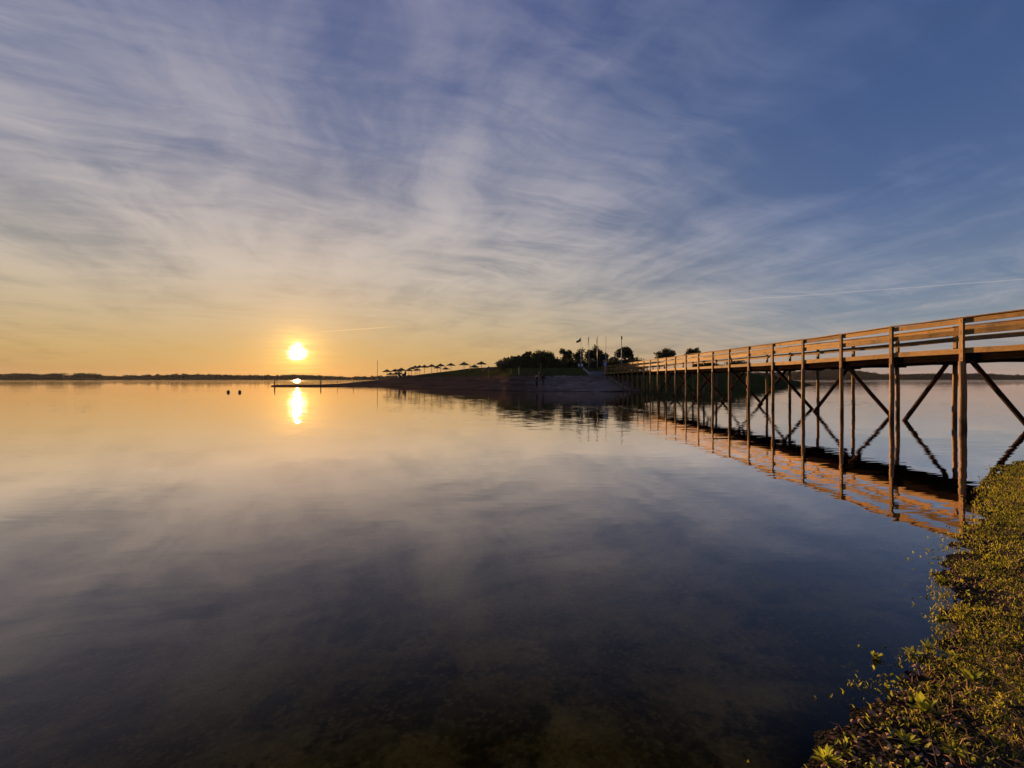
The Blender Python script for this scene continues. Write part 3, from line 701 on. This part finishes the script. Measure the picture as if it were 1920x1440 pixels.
def post_thing(name, label, cat, x, yb, yt, r=.05, m=POLE_WOOD, group=None, cap=False, Y=None):
    q = hit(x, yb) if Y is None else Vector(((x - 960) / F * Y, Y, 0)); zt = H + (HZ - yt) / F * q.y
    root = empty(name, q, label, cat, group); b = MB(); b.tube([(0, 0, -.4), (0, 0, (zt - q.z) * .5), (.01, 0, zt - q.z)], [r, r * .95, r * .85], 8); b.build('shaft', m, root, True)
    c = MB(); c.ball((.01, 0, zt - q.z), (r, r, r * .8), 8, 6); c.build('cap', m, root, True)
    return root
post_thing('mast', 'tall thin bare mast at the seaward end of the beach, left of the parasols', 'mast', 707.5, 711.8, 676, .07)
post_thing('post', 'short wooden post on the grass below the last parasol, left of the bushes', 'post', 973, 704, 688, .06)
post_thing('post', 'taller post on the grass behind the person with the raised arm', 'post', 1013.5, 698, 681.5, .06)
post_thing('post', 'slim pole rising from the sand between the two people', 'post', 1010.5, 712, 697, .05)
post_thing('post', 'stubby post topped by a small board beside a tall parasol on the grass', 'post', 881, 694, 684, .09)

# rope fence at the tip of the spit
SP = [(515, 725.5, 712.5, .12, 'stout dark post at the seaward tip of the sand spit'), (601.5, 723, 712.3, .12, 'stout post on the spit, second from its tip, right of the glitter of the sun'), (632.5, 721, 712.0, .05, 'thin stake on the spit, leftmost of the thin stakes'),
      (662.5, 718.5, 710.8, .07, 'dark stake where the spit starts to rise, between thin stakes'), (672, 717.5, 712, .04, 'thin stake just right of the dark stake on the rising spit'), (686.5, 715.5, 711.3, .04, 'thin stake midway between the dark stake and the tall mast'), (698, 714, 711.0, .04, 'thin stake nearest the tall mast')]
tops = []
for (x, yb, yt, r, lab) in SP:
    o = post_thing('fence_post', lab, 'fence post', x, yb, yt, r, POLE_WOOD, 'rope fence posts on the spit'); zt = H + (HZ - yt) / F * o.location.y; tops.append(Vector((o.location.x, o.location.y, zt - .06)))
b = MB()
for a, e in zip(tops[:-1], tops[1:]):
    pts = [a.lerp(e, k / 8) - Vector((0, 0, .22 * 4 * (k / 8) * (1 - k / 8))) for k in range(9)]; b.tube(pts, .022, 5)
tag(b.build('rope', ROPE), 'thin sagging rope strung between the posts along the sand spit', 'rope')
for (x, y, h, lab) in ((749, 704.8, .9, 'leftmost of three small dark litter bins on the crest near the parasols'), (756, 704.2, .9, 'middle one of three small dark litter bins on the crest'), (759.8, 704.2, 1.5, 'tallest of three small dark litter bins, right one on the crest')):
    q = hit(x, y); r_ = empty('litter_bin', (q.x, q.y, q.z), lab, 'bin', 'litter bins by the parasols')
    b = MB(); b.tube([(0, 0, -.1), (0, 0, h * .85)], [.26, .3], 12); b.build('bin_body', METAL_DARK, r_); b = MB(); b.ball((0, 0, h * .85), (.32, .32, .13), 12, 6); b.build('lid', METAL_DARK, r_, True)

for (x, lab) in ((428, 'left one of two round buoys floating on the open water'), (449.5, 'right one of two round buoys floating on the open water')):
    Y = 1395 / 26.0; r_ = empty('buoy', ((x - 960) / F * Y, Y, 0), lab, 'buoy', 'two buoys on the lake')
    b = MB(); b.ball((0, 0, .08), (.16, .16, .165), 16, 10); b.build('float', BUOY, r_, True); b = MB(); b.tube([(0, 0, .23), (0, 0, .29)], .05, 8); b.build('eyelet', METAL_DARK, r_)

# ------------------------------------------------------------------ flags, lamp, sign
def flagpole(x, ytop, Y, flag, lab):
    X = (x - 960) / F * Y; zb = sz(X, Y); zt = H + (HZ - ytop) / F * Y; h = zt - zb
    r_ = empty('flagpole', (X, Y, zb), lab, 'flagpole', 'row of flagpoles on the bank')
    b = MB(); b.tube([(0, 0, -.2), (0, 0, h * .5), (0, 0, h)], [.055, .045, .03], 8); b.build('pole', METAL_PALE, r_, True)
    c = MB(); c.ball((0, 0, h + .04), .07, 8, 6); c.build('finial', METAL_PALE, r_, True)
    k = Y / F
    if flag:
        nx, nz = 10, 8; vs = []
        for i in range(nx + 1):
            for j in range(nz + 1):
                u, w = i / nx, j / nz
                if flag == 'fly': xx = -.05 - u * 8.2 * k; zz = h - (1.6 + 6.4 * w) * k - u * (6.6 - 3.4 * w + 1.0 * math.sin(u * 4)) * k; yy = .12 * math.sin(u * 7 + w * 2) * u
                else: fold = (u * 4) % 1; xx = -.04 - (abs(fold - .5) * 1.6 + .9 * w * (.4 + u)) * k * .95; zz = h - (1.0 + 13.5 * w * (.55 + .45 * u)) * k; yy = .10 * math.sin(u * 12) * (.3 + w)
                vs.append((xx, yy, zz))
        fs = [(i * (nz + 1) + j, (i + 1) * (nz + 1) + j, (i + 1) * (nz + 1) + j + 1, i * (nz + 1) + j + 1) for i in range(nx) for j in range(nz)]
        b = MB(); b.add(vs, fs); fo = b.build('flag', FLAG_DARK if flag == 'fly' else FLAG_GREY, r_, True)
        so_ = fo.modifiers.new('cloth', 'SOLIDIFY'); so_.thickness = .03
    return r_
flagpole(1089.3, 632, 84, 'fly', 'flagpole flying a dark navy flag to the left')
flagpole(1104, 632, 84, 'limp', 'flagpole with a limp flag, second pole from the left')
flagpole(1120, 632, 84, 'limp', 'flagpole with a limp flag, third pole from the left')
flagpole(1136, 632, 84, None, 'bare flagpole without a flag, behind the blue sign')
Y = 78; X = (1165.5 - 960) / F * Y; zb = sz(X, Y); zt = H + (HZ - 636) / F * Y; lp = empty('lamp_post', (X, Y, zb), 'tall pale lamp post with a small dark lamp head near the pier end', 'lamp post')
b = MB(); b.tube([(0, 0, -.2), (0, 0, zt - zb)], [.09, .055], 10); b.build('pole', METAL_PALE, lp, True)
b = MB(); b.tube([(0, 0, zt - zb - .05), (0, 0, zt - zb + .1), (0, 0, zt - zb + .42), (0, 0, zt - zb + .5)], [.08, .15, .13, .04], 12); b.build('lamp_head', METAL_DARK, lp, True)
Y = 66.5; X = (1134.6 - 960) / F * Y; zb = sz(X, Y); sg = empty('sign', (X, Y, zb), 'small blue and white sign board on a pole at the beach end of the pier', 'sign')
zc = H + (HZ - 682.6) / F * Y - zb
b = MB(); b.tube([(0, .05, -.2), (0, .05, zc + .3)], .035, 8); b.build('pole', METAL_PALE, sg, True)
b = MB(); b.box((0, 0, zc), (.44, .035, .62)); bo = b.build('board', BLUE, sg)
b = MB(); b.box((.0, -.022, zc + .02), (.34, .008, .44)); b.build('panel', plain('sign_panel', (.22, .30, .62), .5, .1, 9), bo)
b = MB(); b.box((.02, -.029, zc - .10), (.22, .006, .10)); b.build('panel', WHITE, bo)
for (x, y, w, lab) in ((1085.5, 684.2, 2.4, 'left of two small pale benches at the foot of the hedge'), (1091.5, 684.0, 3.0, 'right of two small pale benches at the foot of the hedge')):
    Y = 83.5; k = Y / F; X = (x - 960) / F * Y; zb = sz(X, Y); r_ = empty('bench', (X, Y, zb), lab, 'bench', 'pale benches below the hedge'); ww = w * k * 1.3
    b = MB(); b.box((0, 0, .44), (ww, .35, .06)); b.build('seat', WHITE, r_); b = MB(); b.box((0, .2, .68), (ww, .05, .28)); b.build('backrest', WHITE, r_)
    for s in (-1, 1): b = MB(); b.box((s * ww * .38, 0, .18), (.07, .3, .46)); b.build('leg', METAL_DARK, r_)

# path up the bank with its kerbs
def drape(name, poly_px, mtl, lift, n=10):
    """a ground strip between two pixel edges, laid on the spit"""
    (a0, a1), (b0, b1) = poly_px; A0, A1, B0, B1 = (hit(*q) for q in (a0, a1, b0, b1)); Xs, Ys = [], []
    for i in range(n + 1):
        L = A0.lerp(A1, i / n); Q = B0.lerp(B1, i / n); Xs.append([L.lerp(Q, j / n).x for j in range(n + 1)]); Ys.append([L.lerp(Q, j / n).y for j in range(n + 1)])
    Xs, Ys = np.array(Xs), np.array(Ys); return tag(grid_mesh(name, Xs, Ys, spit_z(Xs, Ys) + lift, mtl), kind='structure')
drape('path', (((1101, 697.2), (1108, 704.2)), ((1133, 697.2), (1133, 704.2))), CONCRETE, .06)
drape('slipway', (((1118, 718), (1112, 736)), ((1150, 708), (1178, 734))), plain('slipway_sand', (.17, .115, .095), .95, .2, 3), .07)
def kerb(a, b, w, h):
    A, B = hit(*a), hit(*b); m = MB(); n = 10
    for i in range(n):
        p, q = A.lerp(B, i / n), A.lerp(B, (i + .93) / n); p.z = sz(p.x, p.y) + h / 2; q.z = sz(q.x, q.y) + h / 2; m.beam(p, q, w, h + .12, (0, 0, 1), .015)
    return tag(m.build('kerb', KERB), kind='structure')
kerb((1094, 692.3), (1108, 703.8), .22, .2); kerb((1141, 706.5), (1181, 733.5), .26, .22)

# ------------------------------------------------------------------ people
def skin_fig(name, nodes, edges, mtl, parent, sub=2):
    me = bpy.data.meshes.new(name); me.from_pydata([n[:3] for n in nodes], edges, []); me.materials.append(mtl)
    o = bpy.data.objects.new(name, me); COL.objects.link(o); o.parent = parent
    md = o.modifiers.new('skin', 'SKIN'); md.use_smooth_shade = True
    for i, n in enumerate(nodes):
        sv = me.skin_vertices[0].data[i]; r_ = n[3]; sv.radius = r_ if isinstance(r_, tuple) else (r_, r_)
    me.skin_vertices[0].data[0].use_root = True
    sb = o.modifiers.new('sub', 'SUBSURF'); sb.levels = sub; sb.render_levels = sub
    return o
def person(loc, rz, label, raised, coat_len, top_m, leg_m):
    root = empty('person', loc, label, 'person'); root.rotation_euler.z = rz
    nd = [(0, 0, .95, (.135, .10))]; ed = []
    def add(par, x, y, z, r_): nd.append((x, y, z, r_)); ed.append((par, len(nd) - 1)); return len(nd) - 1
    sp = add(0, 0, .01, 1.13, (.125, .09)); chs = add(sp, 0, .0, 1.32, (.15, .10)); sh = add(chs, 0, .01, 1.43, (.10, .07)); nk = add(sh, 0, 0, 1.50, .05); hd0 = add(nk, 0, -.01, 1.56, (.062, .07)); hd1 = add(hd0, 0, -.01, 1.65, (.075, .09)); add(hd1, 0, 0, 1.71, (.05, .06))
    no = add(hd1, 0, -.10, 1.63, .012)
    hands = []
    for s in (-1, 1):
        hp = add(0, s * .09, 0, .90, .088); kn = add(hp, s * .10, -.02 if s < 0 else .01, .50, .056); ca = add(kn, s * .10, .015, .33, .05); an = add(ca, s * .10, .03, .09, .036); ft = add(an, s * .105, -.06, .045, .036); add(ft, s * .11, -.15, .03, .026)
        so_ = add(sh, s * .17, .01, 1.41, .062)
        if raised and s == 1: e1 = add(so_, .27, -.17, 1.33, .043); w1 = add(e1, .20, -.30, 1.52, .032)
        else: e1 = add(so_, s * .215, .03, 1.15, .044); w1 = add(e1, s * .215, -.04, .92, .032)
        d = (Vector(nd[w1][:3]) - Vector(nd[e1][:3])).normalized(); W = Vector(nd[w1][:3]); pm = W + d * .06; p_ = add(w1, *pm, (.03, .018)); hands.append(pm)
        side = Vector((0, 1, 0)) if not (raised and s == 1) else Vector((1, 0, 0))
        for k, L in enumerate((.065, .078, .072, .055)):
            b0 = pm + side * (k - 1.5) * .017 + d * .035; f0 = add(p_, *b0, .0095); b1 = b0 + d * L * .55; f1 = add(f0, *b1, .0085); b2 = b1 + (d * .8 + Vector((-s * .4, 0, 0))).normalized() * L * .45; add(f1, *b2, .007)
        t0 = pm + side * -.03 + d * -.01; f0 = add(p_, *t0, .011); add(f0, *(t0 + side * -.02 + d * .035), .009)
    skin_fig('body', nd, ed, SKIN, root)
    # clothes
    tn = [(0, 0, .95, (.155, .125))]; te = []
    def addt(par, x, y, z, r_): tn.append((x, y, z, r_)); te.append((par, len(tn) - 1)); return len(tn) - 1
    a = addt(0, 0, .01, 1.13, (.15, .12)); c = addt(a, 0, 0, 1.32, (.175, .125)); d_ = addt(c, 0, .01, 1.42, (.13, .095)); addt(d_, 0, 0, 1.49, .066); addt(0, 0, .0, coat_len, (.17, .13))
    for s in (-1, 1):
        q = addt(d_, s * .18, .01, 1.40, .08)
        if raised and s == 1: e1 = addt(q, .27, -.17, 1.33, .06); addt(e1, .21, -.28, 1.49, .048)
        else: e1 = addt(q, s * .22, .03, 1.15, .06); addt(e1, s * .22, -.03, .95, .048)
    skin_fig('jacket', tn, te, top_m, root)
    ln = [(0, 0, .96, (.145, .115))]; le = []
    def addl(par, x, y, z, r_): ln.append((x, y, z, r_)); le.append((par, len(ln) - 1)); return len(ln) - 1
    for s in (-1, 1): h_ = addl(0, s * .09, 0, .86, .10); k_ = addl(h_, s * .10, -.02 if s < 0 else .01, .50, .07); addl(k_, s * .10, .03, .10, .056)
    skin_fig('trousers', ln, le, leg_m, root)
    for s in (-1, 1): b = MB(); b.ball((s * .107, -.06, .045), (.05, .14, .05), 10, 6); b.build('shoe', JACKET, root, True)
    b = MB(); b.ball((0, .015, 1.675), (.098, .112, .095), 12, 8)
    if not raised: b.ball((0, .075, 1.56), (.09, .05, .15), 10, 8)
    b.build('hair', HAIR, root, True)
    for s in (-1, 1): b = MB(); b.ball((s * .03, -.092, 1.655), .012, 8, 6); b.build('eye', HAIR, root, True); b = MB(); b.ball((s * .085, 0, 1.64), (.012, .025, .035), 8, 6); b.build('ear', SKIN, root, True)
    b = MB(); b.ball((0, -.085, 1.585), (.028, .012, .008), 8, 5); b.build('mouth', COAT, root, True)
    if raised:
        ph = MB(); ph.box((0, 0, 0), (.075, .010, .15)); o = ph.build('phone', METAL_DARK, None); tag(o, 'small dark phone held up by the person in dark clothes', 'phone'); bpy.context.view_layer.update(); o.matrix_world = root.matrix_world @ Matrix.Translation(hands[1] + Vector((.0, -.035, .06)))
    return root
q1 = hit(1006.3, 726.6); q2 = hit(1018.3, 725.8)
bpy.context.view_layer.update()
person(q1 - Vector((0, 0, .02)), R(180 - 62), 'person in dark clothes on the sand raising an arm to hold up a phone', True, .82, JACKET, TROUSER)
person(q2 - Vector((0, 0, .02)), R(160), 'person in a long dark red coat and grey trousers, arms down, on the sand', False, .70, COAT, JEANS)

# ------------------------------------------------------------------ growth on the near bank
def sample_bank(n, dmin, dmax, maxY=10.2, seed=0):
    r = np.random.default_rng(seed); Y = 1.2 + (maxY - 1.2) * r.uniform(0, 1, n) ** 1.5; X = r.uniform(.0, 1.12, n) * (Y + 1.2)
    d = shore_sd(X, Y) + (fbm(X * 2.1, Y * 2.1, 3) - .5) * .20 + (fbm(X * 9, Y * 9, 8) - .5) * .10; k = (d > dmin) & (d < dmax); return X[k], Y[k], d[k], r
def blades(name, X, Y, hgt, wid, mat_, r, lean=.5, bias=None):
    n = len(X); Z = bank_z(X, Y) - .004; a = r.uniform(0, 2 * np.pi, n); h = hgt * r.uniform(.5, 1.35, n); w = wid * r.uniform(.7, 1.3, n); la = r.uniform(0, 2 * np.pi, n); le = lean * r.uniform(.2, 1.3, n)
    ux, uy = np.cos(a) * w, np.sin(a) * w; lx, ly = np.cos(la) * le * h, np.sin(la) * le * h
    B = np.stack([X, Y, Z], 1); U = np.stack([ux, uy, 0 * ux], 1); m = B + np.stack([lx * .35, ly * .35, h * .62], 1); t = B + np.stack([lx, ly, h * np.clip(1 - le * .35, .3, 1)], 1)
    V = np.stack([B - U, B + U, m + U * .75, m - U * .75, t + U * .1, t - U * .1], 1).reshape(-1, 3); i = np.arange(n)[:, None] * 6
    Fc = np.concatenate([i + np.array([[0, 1, 2, 3]]), i + np.array([[3, 2, 4, 5]])]); tint = np.clip(r.uniform(0, 1, n) * .6 + (bias if bias is not None else .2), 0, 1)
    return np_mesh(name, V, Fc, mat_, tint=np.repeat(tint, 6))
X, Y, d, r = sample_bank(380000, -.10, 9, seed=1)
dens = fbm(X * 1.5, Y * 1.5, 71) * .55 + fbm(X * 6, Y * 6, 75) * .45; near = np.clip((Y - 1.7) / 1.9, 0, 1)
keep = r.uniform(0, 1, len(X)) < np.clip((dens - .455 + near * .085) * 5.5, 0, 1) * np.where(d < .06, np.where(Y > 2.4, .25, .06), .62)
X, Y, d, dens = X[keep], Y[keep], d[keep], dens[keep]
tag(blades('grass', X, Y,   .030, .0032, LEAF_GRASS, r, 1.1, np.clip(fbm(X * 2.3, Y * 2.3, 88) * 1.4 - .45, 0, .5)), 'short yellow green grass covering the near bank', 'grass', kind='stuff')

def leaves(name, X, Y, size, mat_, r, flat=.35, lift=.0, aspect=.42):
    """small ovate leaves, four faces each"""
    n = len(X); Z = bank_z(X, Y) + lift; s = size * r.uniform(.5, 1.4, n); a = r.uniform(0, 2 * np.pi, n); tilt = r.uniform(flat * .2, flat * 2.0, n)
    dirv = np.stack([np.cos(a) * np.cos(tilt), np.sin(a) * np.cos(tilt), np.sin(tilt)], 1); sd = np.stack([-np.sin(a), np.cos(a), r.uniform(-.4, .4, n)], 1)
    up = np.cross(dirv, sd); B = np.stack([X, Y, Z], 1); L = s[:, None]
    pts = [B, B + dirv * L * .3 + sd * L * aspect * .45, B + dirv * L * .65 + sd * L * aspect * .5 + up * L * .03, B + dirv * L, B + dirv * L * .65 - sd * L * aspect * .5 + up * L * .03, B + dirv * L * .3 - sd * L * aspect * .45, B + dirv * L * .45 - up * L * .06]
    V = np.stack(pts, 1).reshape(-1, 3); i = np.arange(n)[:, None] * 7
    Fc = np.concatenate([i + np.array([q]) for q in ([0, 1, 6], [1, 2, 6], [2, 3, 6], [3, 4, 6], [4, 5, 6], [5, 0, 6])]); return np_mesh(name, V, Fc, mat_, tint=np.repeat(r.uniform(0, 1, n), 7))
X, Y, d, r = sample_bank(90000, -.22, 9, seed=2)
dens = fbm(X * 2.2, Y * 2.2, 171) * .5 + fbm(X * 8, Y * 8, 175) * .5; near = np.clip((Y - 1.8) / 2.2, 0, 1)
keep = r.uniform(0, 1, len(X)) < np.clip((dens - .48 + near * .07 + np.exp(-(d / .25) ** 2) * .04) * 6, 0, 1) * np.where(d < .03, np.where(Y > 2.4, .13, .02), .36)
tag(leaves('ground_cover', X[keep], Y[keep],   .026, LEAF_WEED, r, .5, .003), 'small broad leaved weeds growing among the grass on the near bank', 'weeds', kind='stuff')
X, Y, d, r = sample_bank(60000, .02, 9, 7.5, seed=9)
keep = r.uniform(0, 1, len(X)) < np.clip(fbm(X * 1.8, Y * 1.8, 371) * 2.4 - .75, .05, 1) * .5
tag(blades('dry_grass', X[keep], Y[keep], .060, .0024, LEAF_DRY, r, 2.0), 'dead straw coloured grass stalks lying among the green on the near bank', 'dry grass', kind='stuff')
X, Y, d, r = sample_bank(38000, .0, 9, 6.5, seed=3)
keep = r.uniform(0, 1, len(X)) < np.clip(fbm(X * 2, Y * 2, 271) * 2 - .6, .1, 1)
tag(leaves('leaf_litter', X[keep], Y[keep], .024, LEAF_DRY, r, .25, .004, .55), 'brown and pinkish dry leaf litter scattered on the near bank', 'leaf litter', kind='stuff')

X, Y, d, r = sample_bank(4200, .0, 9, 6.0, seed=4)
b = MB(); Zb = bank_z(X, Y)
for x, y, z in zip(X, Y, Zb):
    s = random.choice((.004, .005, .006, .007, .009, .012)) ; b.ball((x, y, z + s * .3), (s * random.uniform(.8, 1.4), s * random.uniform(.7, 1.1), s * .7), 6, 4)
tag(b.build('pebbles', STONE, None, True), 'small pale brown pebbles scattered on the near bank', 'pebbles', kind='stuff')

def weed(x, y, lab, n=14, size=.07, up=.9, m=LEAF_WEED, zoff=0.0):
    Y = H * F / (y - HZ); X = (x - 960) / F * Y; z = max(float(bank_z(np.array([X]), np.array([Y]))[0]), -.05)
    Yv = (H - z) * F / (y - HZ); X = (x - 960) / F * Yv; Y = Yv
    root = empty('weed_plant', (X, Y, z), lab, 'weed', 'leafy weeds at the water edge'); V, Fc, T = [], [], []
    st = MB()
    for k in range(int(n * 1.7)):
        a = random.uniform(0, 6.28); el = random.uniform(.35, 1.2) * up; L = size * random.uniform(.28, .7); w = L * random.uniform(.11, .19)
        dv = Vector((math.cos(a) * math.cos(el), math.sin(a) * math.cos(el), math.sin(el))); sd = Vector((-math.sin(a), math.cos(a), 0)); o_ = dv * L * .15
        t_ = Vector((0, 0, -L * .25 * math.cos(el))); row = [o_, o_ + dv * L * .35 + sd * w, o_ + dv * L * .7 + sd * w * .9 + t_ * .4, o_ + dv * L + t_, o_ + dv * L * .7 - sd * w * .9 + t_ * .4, o_ + dv * L * .35 - sd * w, o_ + dv * L * .5 + t_ * .1 - Vector((0, 0, w * .25))]
        i = len(V); V += [tuple(q) for q in row]; Fc += [(i + q0, i + q1_, i + 6) for q0, q1_ in ((0, 1), (1, 2), (2, 3), (3, 4), (4, 5), (5, 0))]; T += [random.uniform(.2, 1)] * 7
        st.tube([(0, 0, -.03), tuple(o_ * .5), tuple(o_ * 1.2)], [.003, .0025, .0015], 4)
    np_mesh('leaves', V, Fc, m, root, T); st.build('stems', m, root)
    return root
weed(1643, 1235, 'upright reddish green weed standing in the shallow water at the point of the bank', 22, .075, 1.2)
weed(1712, 1228, 'bright weed with two rounded upright leaves at the water edge', 9, .085, 1.1)
weed(1738, 1214, 'slanting reddish sprig standing in the water off the bank', 10, .075, 1.0)
weed(1613, 1216, 'lone tiny green sprig in the water farthest from the bank', 5, .045, .9)
weed(1735, 1335, 'large spiky green weed with long narrow leaves on bare soil', 20, .12, 1.0)
weed(1822, 1276, 'clump of pointed green leaves beside a dark hollow in the bank', 20, .10, .9)
weed(1700, 1392, 'weed in full sun near the bottom edge with broad pale leaves', 16, .085, .8)
weed(1550, 1430, 'yellowish spiky weed in the bottom corner of the bank by the dark water', 22, .10, 1.1)
weed(1790, 1410, 'low dark green weed at the bottom edge of the photo', 18, .085, .6)
weed(1790, 1235, 'feathery weed just inland of the small inlet', 24, .075, 1.0)
weed(1745, 1035, 'floating sprig with dark leaves, left of the group in the water', 7, .075, .6)
weed(1757, 1048, 'floating sprig with dark leaves, right of the group in the water', 7, .07, .6)
weed(1742, 1058, 'small floating sprig nearest the camera of the group in the water', 6, .06, .5)
weed(1768, 1090, 'yellow tinged weed leaning out of the bank over the water', 18, .09, .7)
weed(1765, 1160, 'drooping low weed in the small inlet of the bank', 14, .07, .6)

# ------------------------------------------------------------------ evening haze
hz_m, hz_t, hz_g, hz_o = mat('evening_haze'); pvn = hz_t.nodes.new('ShaderNodeVolumePrincipled')
pvn.inputs['Color'].default_value = (.86, .85, .88, 1); pvn.inputs['Density'].default_value = .000035; pvn.inputs['Anisotropy'].default_value = .2
hz_t.links.new(pvn.outputs[0], hz_o.inputs['Volume'])
b = MB(); b.box((0, 500, 12.0), (4400, 3000, 32)); tag(b.build('haze', hz_m), 'thin warm evening haze over the lake', 'haze', kind='stuff')
